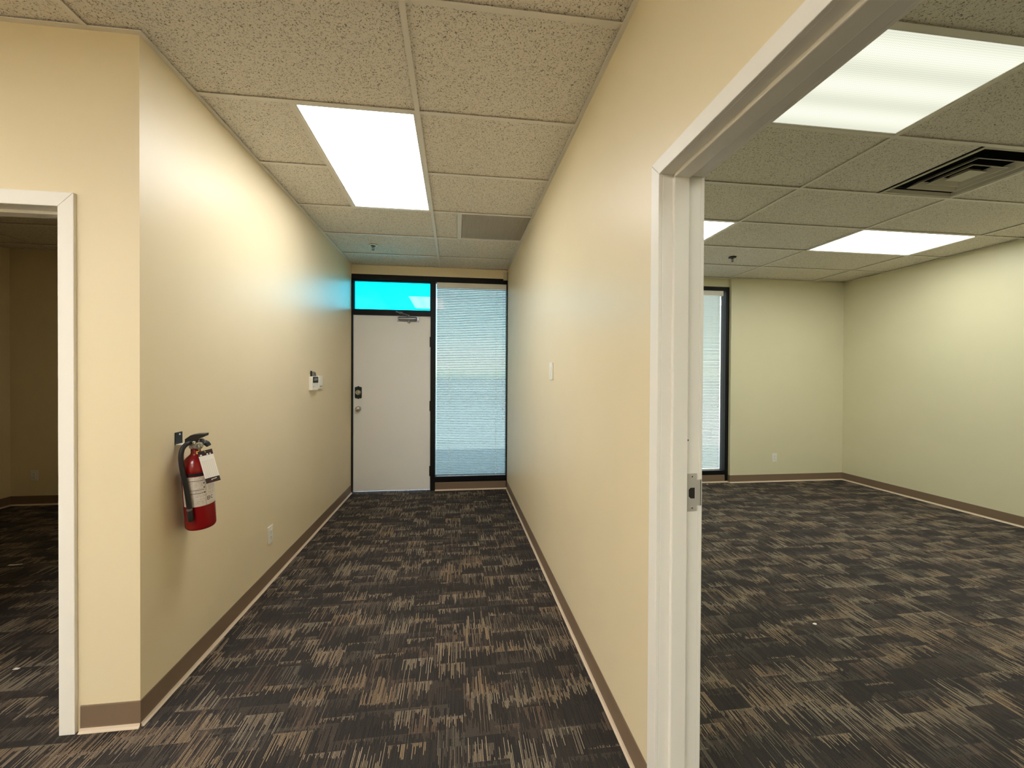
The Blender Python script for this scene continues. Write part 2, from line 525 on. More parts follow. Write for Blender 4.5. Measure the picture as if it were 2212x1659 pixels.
# office
struct(MB().box(XO, XO+0.12, -3.6, 5.10, 0, ZT).build('wall_office_right', WO))
struct(MB().box(XP, XO, YP, 5.10, 0, ZT).build('wall_office_end', WO))
WX0 = 2.30                                       # office window opening
struct(MB().box(XRO, WX0, YP, 5.10, 0, ZT).build('wall_office_end_left', WO))
struct(MB().box(WX0, XP, 4.962, 5.10, 2.622, ZT).build('wall_office_header', WO))
struct(MB().box(XRO, XO, -3.72, -3.6, 0, ZT).build('wall_office_back', WO))

# ------------------------------------------------------------------ baseboards: cove profile, wall at d=0, room towards +d
def cove(name, p0, p1, nrm, mat_i=0, ext0=0.0, ext1=0.0):
    """vinyl base along p0 -> p1 on the wall, nrm points into the room"""
    p0, p1, nrm = Vector(p0+(0,)), Vector(p1+(0,)), Vector(nrm+(0,))
    prof = [(0, 0), (0.0065, 0.0), (0.0062, 0.010), (0.0040, 0.020), (0.0034, 0.098), (0.0022, 0.1016), (0, 0.1016)]
    toe = [(0.0, 0), (0.0160, 0.0), (0.0155, 0.0022), (0.0095, 0.0070), (0.0064, 0.0150), (0.0, 0.0150)]
    d = (p1-p0).normalized()
    obs = []
    for nm, pr, mt in (('base', prof, MAT['base']), ('toe', toe, MAT['toe'])):
        mb = MB(); n = len(pr)
        for q, e in ((p0 - d*ext0, 0), (p1 + d*ext1, 1)):
            mb.v += [tuple(q + nrm*a + Vector((0,0,h))) for a, h in pr]
        mb.f.append(tuple(range(n))); mb.f.append(tuple(range(n, 2*n))[::-1])
        for i in range(n):
            j = (i+1) % n
            mb.f.append((i, j, n+j, n+i))
        obs.append((mb, mt))
    o = obs[0][0].build(name, obs[0][1])
    struct(o)
    obs[1][0].build('toe', obs[1][1], o)
    return o
cove('baseboard_left', (XL, Y1), (XL, YE), (1, 0), ext0=0.004)
cove('baseboard_left_front', (DL1+0.053, Y1), (XL, Y1), (0, -1), ext1=0.004)
cove('baseboard_hall_far', (-4.70, Y1), (DL0-0.05, Y1), (0, -1))
cove('baseboard_right', (XR, DR1+0.038), (XR, YE), (-1, 0))
cove('baseboard_right_near', (XR, -3.6), (XR, DR0-0.04), (-1, 0))
cove('baseboard_office_right', (XO, -3.6), (XO, YP), (-1, 0))
cove('baseboard_office_end', (XP, YP), (XO, YP), (0, -1), ext0=0.004)
cove('baseboard_office_return', (XP, YP), (XP, 4.962), (-1, 0), ext0=0.004)
cove('baseboard_office_left', (XRO, DR1+0.05), (XRO, YP), (1, 0))
cove('baseboard_side_room_end', (LRX, LRY), (XL-0.12, LRY), (0, -1))
cove('baseboard_side_room_left', (LRX, Y1+0.12), (LRX, LRY), (1, 0))
cove('baseboard_window', (-0.248, 4.962), (XR, 4.962), (0, -1))
cove('baseboard_office_window', (WX0, 4.966), (XP-0.001, 4.966), (0, -1))

# ------------------------------------------------------------------ suspended ceilings
TW = 0.012
def ceiling(name, regions, xs, ys, skip=(), extra_tees=(), angles=()):
    """regions: rectangles (x0,x1,y0,y1) that make up the room; xs, ys: grid lines"""
    root = struct(empty(name, (0, 0, H)))
    cache = {}
    def add(mb, nm, mt, loc=(0,0,0)):
        o = mb.build(nm, mt, root)
        o.matrix_parent_inverse = Matrix.Identity(4)
        o.location = (loc[0], loc[1], loc[2])
        return o
    for i in range(len(xs)-1):
        for j in range(len(ys)-1):
            pieces = []
            for (a0, a1, b0, b1) in regions:
                x0, x1 = max(xs[i], a0), min(xs[i+1], a1)
                y0, y1 = max(ys[j], b0), min(ys[j+1], b1)
                if x1-x0 < 0.02 or y1-y0 < 0.02: continue
                pieces.append((x0, x1, y0, y1))
            if not pieces: continue
            cut = [s for s in skip if s[0] <= (xs[i]+xs[i+1])/2 <= s[1] and s[2] <= (ys[j]+ys[j+1])/2 <= s[3]]
            if cut and cut[0][4] == 'all': continue
            if cut:                       # tile cut beside a fixture: keep the part outside it
                x0, x1, y0, y1 = pieces[0]
                c = cut[0]
                for (u0, u1) in ((x0, c[5]), (c[6], x1)):
                    if u1-u0 > 0.03:
                        add(MB().box(u0+0.003, u1-0.003, y0+0.003, y1-0.003, 0.008, 0.022), 'ceiling_tile', MAT['tile'])
                continue
            mb = MB()
            if len(pieces) == 1:
                x0, x1, y0, y1 = pieces[0]
                key = (round(x1-x0, 3), round(y1-y0, 3))
                w, d = (x1-x0)/2-0.003, (y1-y0)/2-0.003
                if key not in cache:
                    cache[key] = MB().box(-w, w, -d, d, 0.008, 0.022).mesh('ceiling_tile', MAT['tile'])
                o = bpy.data.objects.new('ceiling_tile', cache[key]); COL.objects.link(o)
                o.parent = root; o.location = ((x0+x1)/2, (y0+y1)/2, 0)
            else:                          # notched tile round the wall corner
                for (x0, x1, y0, y1) in pieces:
                    mb.box(x0+0.001, x1-0.001, y0-0.001, y1-0.001, 0.008, 0.022)
                add(mb, 'ceiling_tile', MAT['tile'])
    def tee(x0, x1, y0, y1):
        add(MB().box(x0, x1, y0, y1, 0.0, 0.002).box((x0+x1)/2-0.0015 if x1-x0 < 0.03 else x0, (x0+x1)/2+0.0015 if x1-x0 < 0.03 else x1,
            (y0+y1)/2-0.0015 if y1-y0 < 0.03 else y0, (y0+y1)/2+0.0015 if y1-y0 < 0.03 else y1, 0.002, 0.035), 'ceiling_tee', MAT['tee'])
    for (a0, a1, b0, b1) in regions:
        for x in xs:
            if a0+0.03 < x < a1-0.03: tee(x-TW, x+TW, b0, b1)
    for y in ys:
        for (a0, a1, b0, b1) in regions:
            if b0+0.03 < y < b1-0.03:
                cuts = [a0] + [x for x in xs if a0+0.03 < x < a1-0.03] + [a1]
                for u0, u1 in zip(cuts[:-1], cuts[1:]):
                    um = (u0+u1)/2
                    blocked = [s for s in skip if s[4] == 'row' and s[2] < y-0.05 and s[3] > y+0.05 and s[0] <= um <= s[1]]
                    if blocked:
                        b = blocked[0]
                        if b[5]-u0 > 0.03: tee(u0+TW, b[5], y-TW, y+TW)
                        if u1-b[6] > 0.03: tee(b[6], u1-TW, y-TW, y+TW)
                    else:
                        tee(u0+(TW if u0 != a0 else 0), u1-(TW if u1 != a1 else 0), y-TW, y+TW)
    for e in extra_tees: tee(*e)
    for (x0, x1, y0, y1) in angles:
        add(MB().box(x0, x1, y0, y1, -0.0008, 0.0026), 'wall_angle', MAT['tee'])
    return root

AW = 0.021
xs_h = [XT + k*2*T for k in range(-4, 2)]
ys_h = [G0 + k*T for k in range(-9, 7)]
LX0, LX1 = XT-T, XT                      # corridor lamp
LY0, LY1 = G0+T, G0+3*T
BX0, BX1 = XT-T, XT                      # added lamp in the hall behind the camera
GX0 = XT+2*T-0.98                        # return grille
GRX0, GRX1 = 0.034, 0.634
LAMP_CUT = (XT-2*T, XT, LY0, LY1, 'row', LX0-TW, LX1)
lamp_rows = [(-4.0, LX0), ]
added_hall_lamps = [(XT-3*T, XT-2*T, G0-4*T, G0-2*T), (XT-7*T, XT-6*T, G0-4*T, G0-2*T), (XT-3*T, XT-2*T, G0-8*T, G0-6*T), (XT-7*T, XT-6*T, G0-8*T, G0-6*T)]  # added lamps, all out of view, that light the hall
skips = [LAMP_CUT]
for (x0, x1, y0, y1) in added_hall_lamps:
    skips.append((x0-T, x1, y0, y1, 'row', x0-TW, x1))
skips.append((XT, XT+2*T, G0+3*T, G0+4*T, 'cell', GRX0, GRX1))
extra = [(LX0-TW, LX0+TW, LY0+TW, LY1-TW), (GRX0-2*TW, GRX0, G0+3*T+TW, G0+4*T-TW)]
for (x0, x1, y0, y1) in added_hall_lamps: extra.append((x0-TW, x0+TW, y0+TW, y1-TW))
hall_angles = [(XL, XL+AW, Y1-AW, YE), (XR-AW, XR, -3.6, YE), (XL+AW, XR-AW, YE-AW, YE),
               (-4.70, XL, Y1-AW, Y1), (-4.70, -4.70+AW, -3.6, Y1-AW), (-4.70+AW, XR-AW, -3.6, -3.6+AW)]
ceiling('ceiling', [(-4.70, XR, -3.6, Y1), (XL, XR, Y1, YE)], xs_h, ys_h, skips, extra, hall_angles)

xs_o = [A1 + k*2*T for k in range(-2, 4)]
ys_o = [R0 + k*T for k in range(-10, 6)]
office_lamps = [(A1-2*T, A1, R0-T, R0), (A1-2*T, A1, R0+2*T, R0+3*T), (A1+2*T, A1+4*T, R0+2*T, R0+3*T),
                (A1+2*T, A1+4*T, R0-T, R0), (A1-2*T, A1, R0-5*T, R0-4*T), (A1+2*T, A1+4*T, R0-5*T, R0-4*T)]  # last three are added out of view to light the office
DX0, DX1, DY0, DY1 = A1+T, A1+2*T, R0, R0+T
skips_o = [l+('all',) for l in office_lamps]
skips_o.append((A1, A1+2*T, R0, R0+T, 'cell', DX0, DX1))
ang_o = [(XRO, XRO+AW, -3.6, YP), (XO-AW, XO, -3.6, YP), (XRO+AW, XO-AW, YP-AW, YP), (WX0, XP, YP, 4.962), (XRO+AW, XO-AW, -3.6, -3.6+AW)]
ceiling('ceiling_office', [(XRO, XO, -3.6, YP)], xs_o, ys_o, skips_o, [], ang_o)
xs_s = [-1.88 + k*2*T for k in range(-3, 2)]
ys_s = [1.62 + k*T for k in range(0, 7)]
ang_s = [(LRX, LRX+AW, Y1+0.12, LRY), (XL-0.12-AW, XL-0.12, Y1+0.12, LRY), (LRX+AW, XL-0.12-AW, LRY-AW, LRY), (LRX+AW, XL-0.12-AW, Y1+0.12, Y1+0.12+AW)]
SL = (-1.88-T, -1.88, 1.62+2*T, 1.62+4*T)  # added lamp hidden behind the wall, brightens the side room
ceiling('ceiling_side_room', [(LRX, XL-0.12, Y1+0.12, LRY)], xs_s, ys_s, [(SL[0]-T, SL[1], SL[2], SL[3], 'row', SL[0]-TW, SL[1])], [(SL[0]-TW, SL[0]+TW, SL[2]+TW, SL[3]-TW)], ang_s)

# ------------------------------------------------------------------ ceiling lamps
def lamp(x0, x1, y0, y1, lens, label, group=None):
    cx, cy = (x0+x1)/2, (y0+y1)/2
    w, d = (x1-x0)/2-0.011, (y1-y0)/2-0.011
    r = empty('ceiling_light', (cx, cy, H))
    fw = 0.012
    mb = MB()
    mb.box(-w, w, -d, -d+fw, 0.002, 0.010); mb.box(-w, w, d-fw, d, 0.002, 0.010)
    mb.box(-w, -w+fw, -d+fw, d-fw, 0.002, 0.010); mb.box(w-fw, w, -d+fw, d-fw, 0.002, 0.010)
    mb.build('door_frame', MAT['lamphouse'], r)
    MB().box(-w, w, -d, d, 0.012, 0.10).build('housing', MAT['lamphouse'], r)
    MB().box(-w+fw, w-fw, -d+fw, d-fw, 0.005, 0.0115).build('lens', lens, r)
    return tag(r, label, 'ceiling light', group)
lamp(LX0, LX1, LY0, LY1, MAT['lens_corridor'], 'bright fluorescent troffer in the corridor ceiling leading to the white exit door')
for l in added_hall_lamps:
    lamp(*l, MAT['lens_hall_added'], 'added unseen troffer in the hall ceiling before the corridor', 'added hall troffers')
lamp(*SL, MAT['lens_side_added'], 'added unseen weak warm troffer in the dark side room ceiling')
ol = ['dimmer yellowish ribbed fluorescent troffer in the office ceiling beside the air diffuser',
      'bright office troffer half hidden behind the white door jamb',
      'bright office troffer near the office side wall, over the far carpet',
      'added unseen troffer between the air diffuser and the office side wall',
      'added unseen troffer at the rear of the office', 'added unseen troffer at the rear of the office']
for k, l in enumerate(office_lamps):
    lamp(*l, MAT['lens_dull'] if k == 0 else MAT['lens_office'], ol[k], 'added rear office troffers' if k > 3 else None)

# ------------------------------------------------------------------ air diffuser
def diffuser():
    cx, cy = (DX0+DX1)/2, (DY0+DY1)/2
    r = empty('air_diffuser', (cx, cy, H))
    w = T/2-0.012
    def ring(a, za, b, zb, th=0.002):
        """square sloping skirt from half-size a at za to half-size b at zb"""
        mb = MB()
        ca = [(-a,-a),(a,-a),(a,a),(-a,a)]; cb = [(-b,-b),(b,-b),(b,b),(-b,b)]
        ca2 = [(x*(a-th)/a, y*(a-th)/a) for x, y in ca]; cb2 = [(x*(b-th)/b, y*(b-th)/b) for x, y in cb]
        mb.v = [(x, y, za) for x, y in ca]+[(x, y, zb) for x, y in cb]+[(x, y, za) for x, y in ca2]+[(x, y, zb) for x, y in cb2]
        for i in range(4):
            j = (i+1) % 4
            mb.f += [(i, j, 4+j, 4+i), (8+j, 8+i, 12+i, 12+j), (4+i, 4+j, 12+j, 12+i), (j, i, 8+i, 8+j)]
        return mb
    ring(w, 0.003, 0.276, 0.001, 0.004).build('outer_frame', MAT['diffuser'], r)
    ring(0.262, 0.022, 0.277, 0.0015).build('cone', MAT['diffuser'], r)
    ring(0.156, 0.026, 0.196, -0.004, 0.006).build('cone', MAT['diffuser'], r)
    ring(0.090, 0.026, 0.128, -0.004, 0.006).build('cone', MAT['diffuser'], r)
    mb = ring(0.044, 0.022, 0.066, -0.003)
    mb.box(-0.064, 0.064, -0.064, 0.064, -0.003, -0.001)
    mb.build('centre_plate', MAT['diffuser'], r)
    mb = MB().box(-0.25, 0.25, -0.25, 0.25, 0.20, 0.21)
    for q in ((-0.25,-0.24,-0.25,0.25),(0.24,0.25,-0.25,0.25),(-0.24,0.24,-0.25,-0.24),(-0.24,0.24,0.24,0.25)): mb.box(*q, 0.026, 0.20)
    mb.build('neck', MAT['void'], r)
    tag(r, 'square stepped-cone air diffuser with dark gaps in the office ceiling', 'air vent')
diffuser()

# ------------------------------------------------------------------ return grille
def grille():
    y0, y1 = G0+3*T+TW-0.002, G0+4*T-TW+0.002
    r = empty('return_grille', ((GRX0+GRX1)/2, (y0+y1)/2, H))
    w, d = (GRX1-GRX0)/2, (y1-y0)/2
    fw = 0.010
    mb = MB().box(-w, w, -d, -d+fw, 0.002, 0.016).box(-w, w, d-fw, d, 0.002, 0.016)
    mb.box(-w, -w+fw, -d+fw, d-fw, 0.002, 0.016).box(w-fw, w, -d+fw, d-fw, 0.002, 0.016)
    mb.build('frame', MAT['tee'], r)
    mb = MB()
    n = 44
    for k in range(1, n):
        u = -w+fw + (2*(w-fw))*k/n
        mb.box(u-0.0012, u+0.0012, -d+fw, d-fw, 0.004, 0.015)
        v = -d+fw + (2*(d-fw))*k/n
        mb.box(-w+fw, w-fw, v-0.0012, v+0.0012, 0.0042, 0.0148)
    o = mb.build('eggcrate_core', MAT['grille'], r); o['kind'] = 'stuff'
    MB().box(-w, w, -d, d, 0.030, 0.035).build('plenum_back', MAT['grille'], r)
    tag(r, 'grey square return air grille in the corridor ceiling near the exit door', 'air vent')
grille()

# ------------------------------------------------------------------ sprinklers
def sprinkler(x, y, label, ring):
    r = empty('sprinkler_head', (x, y, H))
    MB().lathe([(0.014,0.0045),(0.036,0.0035),(0.040,0.0),(0.039,-0.004),(0.030,-0.007),(0.022,-0.004),(0.014,-0.001)], 28).build('escutcheon', ring, r, smooth=True)
    MB().lathe([(0,0.004),(0.026,0.004),(0.026,-0.0062),(0.0,-0.0062)], 20).build('cup', MAT['slot'], r)
    MB().lathe([(0,0.01),(0.011,0.01),(0.011,-0.016),(0.007,-0.020),(0,-0.020)], 16).build('stem', MAT['grey'], r, smooth=True)
    for s in (-1, 1):
        MB().tube([(s*0.009,0,-0.016),(s*0.012,0,-0.028),(s*0.007,0,-0.042),(0.0,0,-0.046)], 0.0024, 8).build('frame_arm', MAT['grey'], r)
    MB().cyl((0,0,0), 0.0026, -0.046, -0.018, 'z', 10).build('bulb', MAT['grey'], r)
    mb = MB().cyl((0,0,0), 0.007, -0.050, -0.0475, 'z', 12)
    for k in range(8):
        a = k*PI/4
        mb.tube([(0.005*math.cos(a), 0.005*math.sin(a), -0.049), (0.013*math.cos(a), 0.013*math.sin(a), -0.0485)], 0.0018, 6)
    mb.build('deflector', MAT['grey'], r)
    tag(r, label, 'sprinkler')
sprinkler(-0.840, 4.206, 'pendent sprinkler head in the corridor ceiling near the cyan transom window', MAT['white'])
sprinkler(3.017, 4.072, 'pendent sprinkler head in the office ceiling', MAT['slot'])

# ------------------------------------------------------------------ end wall: black frame, transom, sidelight, door
K = MAT['black']
FY0, FY1 = YE, 5.068
fr = struct(empty('trim_1', (XL, YE, 0)))
fr['label'] = 'black aluminium storefront frame around the exit door, transom and sidelight'
def bar(name, x0, x1, z0, z1, parent, y0=FY0, y1=FY1, m=K, bev=0.002):
    o = MB().box(x0-parent.location.x, x1-parent.location.x, y0-parent.location.y, y1-parent.location.y, z0, z1).build(name, m, parent, bev)
    return o
MX0, MX1 = -0.308, -0.250
bar('frame_head', XL, XR, 2.560, 2.6225, fr)
bar('frame_jamb', XL, -1.222, 0, 2.560, fr)
bar('frame_mullion', MX0, MX1, 0, 2.560, fr)
bar('frame_jamb', 0.627, XR, 0, 2.560, fr)
bar('transom_bar', -1.222, MX0, 2.136, 2.200, fr)
bar('frame_sill', MX1, 0.627, 0.112, 0.170, fr)
bar('sill_panel', MX1, 0.627, 0.0, 0.112, fr, 4.966, FY1)
# transom window
w1 = struct(empty('window_1', (-0.765, 5.02, 2.20)), 'cyan tinted transom window above the white exit door')
mb = MB()
for x0, x1, z0, z1 in ((-0.457, 0.457, 0, 0.010), (-0.457, 0.457, 0.346, 0.360), (-0.457, -0.447, 0.010, 0.346), (0.447, 0.457, 0.010, 0.346)):
    mb.box(x0, x1, -0.030, 0.012, z0, z1)
mb.build('glazing_bead', K, w1)
MB().box(-0.449, 0.449, -0.003, 0.003, 0.008, 0.350).build('pane', MAT['glass_cyan'], w1)
# sidelight
w2 = struct(empty('window_2', (0.1885, 5.045, 0.170)), 'tall sidelight window beside the white exit door, behind a blind')
MB().box(-0.440, 0.440, -0.003, 0.003, -0.004, 2.394).build('pane', MAT['glass'], w2)
# office window
w3 = struct(empty('window_3', (XP, 4.962, 0)), 'tall black framed office window behind a white blind')
def fb(name, x0, x1, z0, z1):
    return bar(name, x0, x1, z0, z1, w3, 4.962, 5.068)
fb('frame_head', WX0, XP, 2.572, 2.6225)
fb('frame_jamb', 3.592, XP, 0, 2.572)
fb('frame_jamb', WX0, WX0+0.05, 0, 2.572)
fb('frame_sill', WX0+0.05, 3.592, 0.112, 0.158)
bar('sill_panel', WX0+0.05, 3.592, 0.0, 0.112, w3, 4.970, 5.068)
MB().box(WX0+0.045-XP, 3.596-XP, 0.048, 0.054, 0.15, 2.58).build('pane', MAT['glass_office'], w3)

# exit door
d1 = empty('door_1', (-1.218, 4.974, 0))
struct(d1, 'off-white flush exit door with deadbolt, knob and closer')
DW = 0.908
MB().box(0, DW, 0, 0.044, 0.014, 2.132).build('slab', MAT['doorwhite'], d1, 0.002)
for zc in (1.824, 1.040, 0.242):
    hg = MB().cyl((DW+0.001, -0.007, 0), 0.0075, zc-0.062, zc+0.062, 'z', 12).box(DW-0.010, DW+0.001, -0.003, 0.0, zc-0.06, zc+0.06)
    hg.build('hinge', MAT['blackplastic'], d1)
# deadbolt
db = empty('deadbolt', (0.058, 0, 1.205)); db.parent = d1
pl = [(-0.040,-0.062),(-0.030,-0.072),(-0.014,-0.070),(0,-0.080),(0.014,-0.070),(0.030,-0.072),(0.040,-0.062),(0.040,0.062),(0.030,0.066),(0.014,0.068),(0,0.078),(-0.014,0.068),(-0.030,0.066),(-0.040,0.062)]
MB().prism(pl, 1, -0.005, 0.0).build('backplate', MAT['lockplate'], db)
MB().lathe([(0,-0.030),(0.026,-0.030),(0.030,-0.026),(0.031,-0.005),(0,-0.005)], 28, 'y').build('cylinder', MAT['steel'], db, smooth=True)
MB().box(-0.020, 0.020, -0.040, -0.030, -0.005, 0.005).build('thumb_turn', MAT['steel'], db, 0.002)
kb = empty('door_knob', (0.060, 0, 1.010)); kb.parent = d1
MB().lathe([(0,-0.004),(0.030,-0.004),(0.032,0.0),(0,0.0)], 28, 'y').build('rose', MAT['steel'], kb, smooth=True)
MB().lathe([(0,-0.060),(0.012,-0.060),(0.022,-0.056),(0.028,-0.047),(0.029,-0.038),(0.025,-0.029),(0.014,-0.022),(0.011,-0.014),(0.011,-0.003),(0,-0.003)], 28, 'y').build('knob', MAT['steel'], kb, smooth=True)
# closer
cl = empty('door_closer', (0.640, 0, 2.095)); cl.parent = d1
MB().box(-0.128, 0.128, -0.006, 0.0, -0.032, 0.032).build('mounting_plate', MAT['closer'], cl, 0.002)
MB().lathe([(0,-0.112),(0.016,-0.112),(0.023,-0.106),(0.024,0.098),(0.017,0.106),(0,0.106)], 20, 'x', (0,-0.028,0.002)).build('body', MAT['closer'], cl, smooth=True)
MB().cyl((0.010,-0.030,0), 0.013, -0.050, -0.018, 'z', 14).build('pinion_cap', MAT['closer'], cl, smooth=True)
MB().cyl((0.010,-0.030,0), 0.011, 0.022, 0.046, 'z', 14).build('pinion', MAT['grey'], cl, smooth=True)
MB().tube([(0.010,-0.030,0.044),(-0.045,-0.110,0.050),(-0.120,-0.190,0.058)], 0.007, 8).build('arm', MAT['grey'], cl)
MB().tube([(-0.120,-0.190,0.064),(-0.100,-0.10,0.066),(-0.085,-0.022,0.072)], 0.006, 8).build('forearm', MAT['blackplastic'], cl)
MB().box(-0.105, -0.065, -0.020, -0.012, 0.058, 0.086).build('arm_bracket', MAT['grey'], cl, 0.002)
for s in (-1, 1):
    MB().cyl((s*0.119, 0, 0), 0.005, -0.009, -0.005, 'y', 10).build('screw', MAT['steel'], cl)

# ------------------------------------------------------------------ blinds
def blind(x0, x1, ztop, zbot, y, label, wand_x, tilt_deg, slat_mat, over=0.0):
    r = empty('window_blind', ((x0+x1)/2, y, zbot))
    w = (x1-x0)/2
    hh = ztop-zbot
    MB().box(-w, w+over, -0.020, 0.018, hh-0.066, hh).build('headrail', MAT['white'], r, 0.003)
    pitch = 0.0210
    n = int((hh-0.066-0.030)/pitch)
    tilt = math.radians(tilt_deg)
    prof = []
    for k in range(5):
        a = (k/4-0.5)
        u = a*0.025; h = 0.0022*(1-(2*a)**2)
        prof.append((-u*math.cos(tilt)+h*math.sin(tilt), u*math.sin(tilt)+h*math.cos(tilt)))
    mb = MB()
    for x in (-w+0.003, w-0.003):
        mb.v += [(x, q[0], q[1]) for q in prof]
    for k in range(4): mb.f.append((k, k+1, 5+k+1, 5+k))
    me = mb.mesh('slat', slat_mat, True)
    for k in range(n):
        o = bpy.data.objects.new('slat', me); COL.objects.link(o); o.parent = r
        o.location = (0, 0, hh-0.066-0.012-pitch*k)
        o.rotation_euler = (random.uniform(-0.03, 0.03), random.uniform(-0.0012, 0.0012), 0)
    MB().box(-w+0.002, w-0.002, -0.011, 0.011, 0.008, 0.022).build('bottom_rail', MAT['white'], r, 0.002)
    for x in (-w+0.155, w-0.125):
        for yy in (-0.0145, 0.0145):
            MB().tube([(x, yy, hh-0.06), (x, yy, 0.01)], 0.0010, 6).build('ladder_cord', MAT['white'], r)
    MB().tube([(wand_x, -0.024, hh-0.05), (wand_x+0.004, -0.026, hh*0.36)], 0.0016, 6).build('tilt_cord', MAT['white'], r)
    MB().lathe([(0,-0.022),(0.006,-0.022),(0.004,0.010),(0,0.016)], 12, 'z', (wand_x+0.004, -0.026, hh*0.36-0.01)).build('tassel', MAT['white'], r, smooth=True)
    MB().lathe([(0,-0.022),(0.006,-0.022),(0.004,0.010),(0,0.016)], 12, 'z', (wand_x+0.003, -0.026, hh*0.305)).build('tassel', MAT['white'], r, smooth=True)
    return tag(r, label, 'blind')
blind(-0.236, 0.625, 2.558, 0.150, 4.995, 'white mini blind over the sidelight next to the exit door', 0.385, 22, MAT['slat'])
blind(WX0+0.07, 3.530, 2.570, 0.160, 4.990, 'white mini blind in the office window', 0.53, 50, MAT['slat'], 0.03)

# ------------------------------------------------------------------ office doorway trim (right)
t2 = struct(empty('trim_2', (XR, DR1, 0)))
t2['label'] = 'white painted doorway frame into the office with strike plate'
TR = MAT['trim']
ox, oy = XR, DR1
def tb(name, x0, x1, y0, y1, z0, z1, parent=t2, m=TR, bev=0.002):
    return MB().box(x0-ox, x1-ox, y0-oy, y1-oy, z0, z1).build(name, m, parent, bev)
JY, JZ = DR1-0.012, DRZ-0.012          # jamb faces
JN = DR0+0.012
cz = JZ+0.050
# mitred casing on the corridor side
def casing(sx0, sx1, label):
    out0, out1, inn0, inn1 = JN-0.050, JY+0.050, JN, JY
    def q(name, pts):
        MB().prism([(a-oy, b) for a, b in pts], 0, sx0-ox, sx1-ox).build(name, TR, t2, 0.002)
    q('casing', [(inn1, 0), (out1, 0), (out1, cz-0.0008), (inn1, JZ-0.0008)])
    q('casing', [(out0, 0), (inn0, 0), (inn0, JZ-0.0008), (out0, cz-0.0008)])
    q('casing', [(inn0, JZ), (inn1, JZ), (out1, cz), (out0, cz)])
casing(XR-0.012, XR+0.001, '')
casing(XRO-0.001, XRO+0.012, '')
tb('jamb', XR, XRO, JY, DR1+0.001, 0, DRZ)
tb('jamb', XR, XRO, DR0-0.001, JN, 0, DRZ)
tb('jamb_head', XR, XRO, JN, JY, JZ, DRZ+0.001)
S0, S1 = 0.672, 0.724
tb('door_stop', S0, S1, JY-0.012, JY+0.001, 0, JZ, bev=0.003)
tb('door_stop', S0, S1, JN-0.001, JN+0.012, 0, JZ, bev=0.003)
tb('door_stop', S0, S1, JN, JY, JZ-0.012, JZ+0.001, bev=0.003)
# strike plate
sp = empty('strike_plate', (0.746-ox, JY-oy, 1.030)); sp.parent = t2
STL = plain('satin_strike_steel', (0.72, 0.70, 0.64, 1), 0.42, 0.55)
mb = MB()
hx0, hx1, hz0, hz1 = -0.0105, 0.0075, -0.019, 0.014
mb.box(-0.017, hx0, -0.0016, 0, -0.060, 0.060).box(hx1, 0.016, -0.0016, 0, -0.060, 0.060)
mb.box(hx0, hx1, -0.0016, 0, hz1, 0.060).box(hx0, hx1, -0.0016, 0, -0.060, hz0)
mb.box(0.016, 0.030, -0.0016, 0, -0.042, 0.040)
mb.build('plate', STL, sp)
MB().box(0.028, 0.0305, -0.0016, 0.010, -0.042, 0.040).build('lip', STL, sp)
MB().prism([(hx0+0.006, hz0-0.0005), (hx1+0.001, hz0-0.0005), (hx1+0.001, hz1+0.0005), (hx0+0.006, hz1+0.0005), (hx0-0.001, hz1-0.006), (hx0-0.001, hz0+0.006)], 1, -0.0019, 0.0).build('latch_hole', MAT['slot'], sp)
for z in (-0.050, 0.050):
    sc = MB().lathe([(0.0062,-0.0016),(0.0062,-0.0021),(0.0048,-0.0022),(0.0046,-0.0017),(0,-0.0016)], 16, 'y', (0,0,z)).build('screw', STL, sp)
    MB().cyl((0,0,z), 0.0022, -0.0023, -0.0016, 'y', 8).build('screw_socket', MAT['slot'], sp)
MB().cyl((0.729-ox, JY-oy, 1.196), 0.003, -0.003, 0.0, 'y', 10).build('silencer', MAT['slot'], t2)

# ------------------------------------------------------------------ side room doorway trim (left)
t3 = struct(empty('trim_3', (DL1, Y1, 0)))
t3['label'] = 'white painted doorway frame into the dark side room'
ox, oy = DL1, Y1
JX1, JX0, JLZ = DL1-0.012, DL0+0.012, DLZ-0.012
CO = 0.055
for y0, y1 in ((Y1-0.014, Y1+0.001), (Y1+0.119, Y1+0.132)):
    def q(name, pts):
        MB().prism([(a-ox, b) for a, b in pts], 1, y0-oy, y1-oy).build(name, TR, t3, 0.002)
    q('casing', [(JX1, 0), (JX1+CO, 0), (JX1+CO, JLZ+CO-0.001), (JX1, JLZ-0.001)])
    q('casing', [(JX0-CO, 0), (JX0, 0), (JX0, JLZ-0.001), (JX0-CO, JLZ+CO-0.001)])
    q('casing', [(JX0, JLZ), (JX1, JLZ), (JX1+CO, JLZ+CO), (JX0-CO, JLZ+CO)])
tb('jamb', JX1, DL1+0.001, Y1, Y1+0.12, 0, DLZ, t3)
tb('jamb', DL0-0.001, JX0, Y1, Y1+0.12, 0, DLZ, t3)
tb('jamb_head', JX0, JX1, Y1, Y1+0.12, JLZ, DLZ+0.001, t3)
tb('door_stop', JX1-0.012, JX1+0.001, Y1+0.045, Y1+0.085, 0, JLZ, t3)
tb('door_stop', JX0-0.001, JX0+0.012, Y1+0.045, Y1+0.085, 0, JLZ, t3)
tb('door_stop', JX0, JX1, Y1+0.045, Y1+0.085, JLZ-0.012, JLZ+0.001, t3)

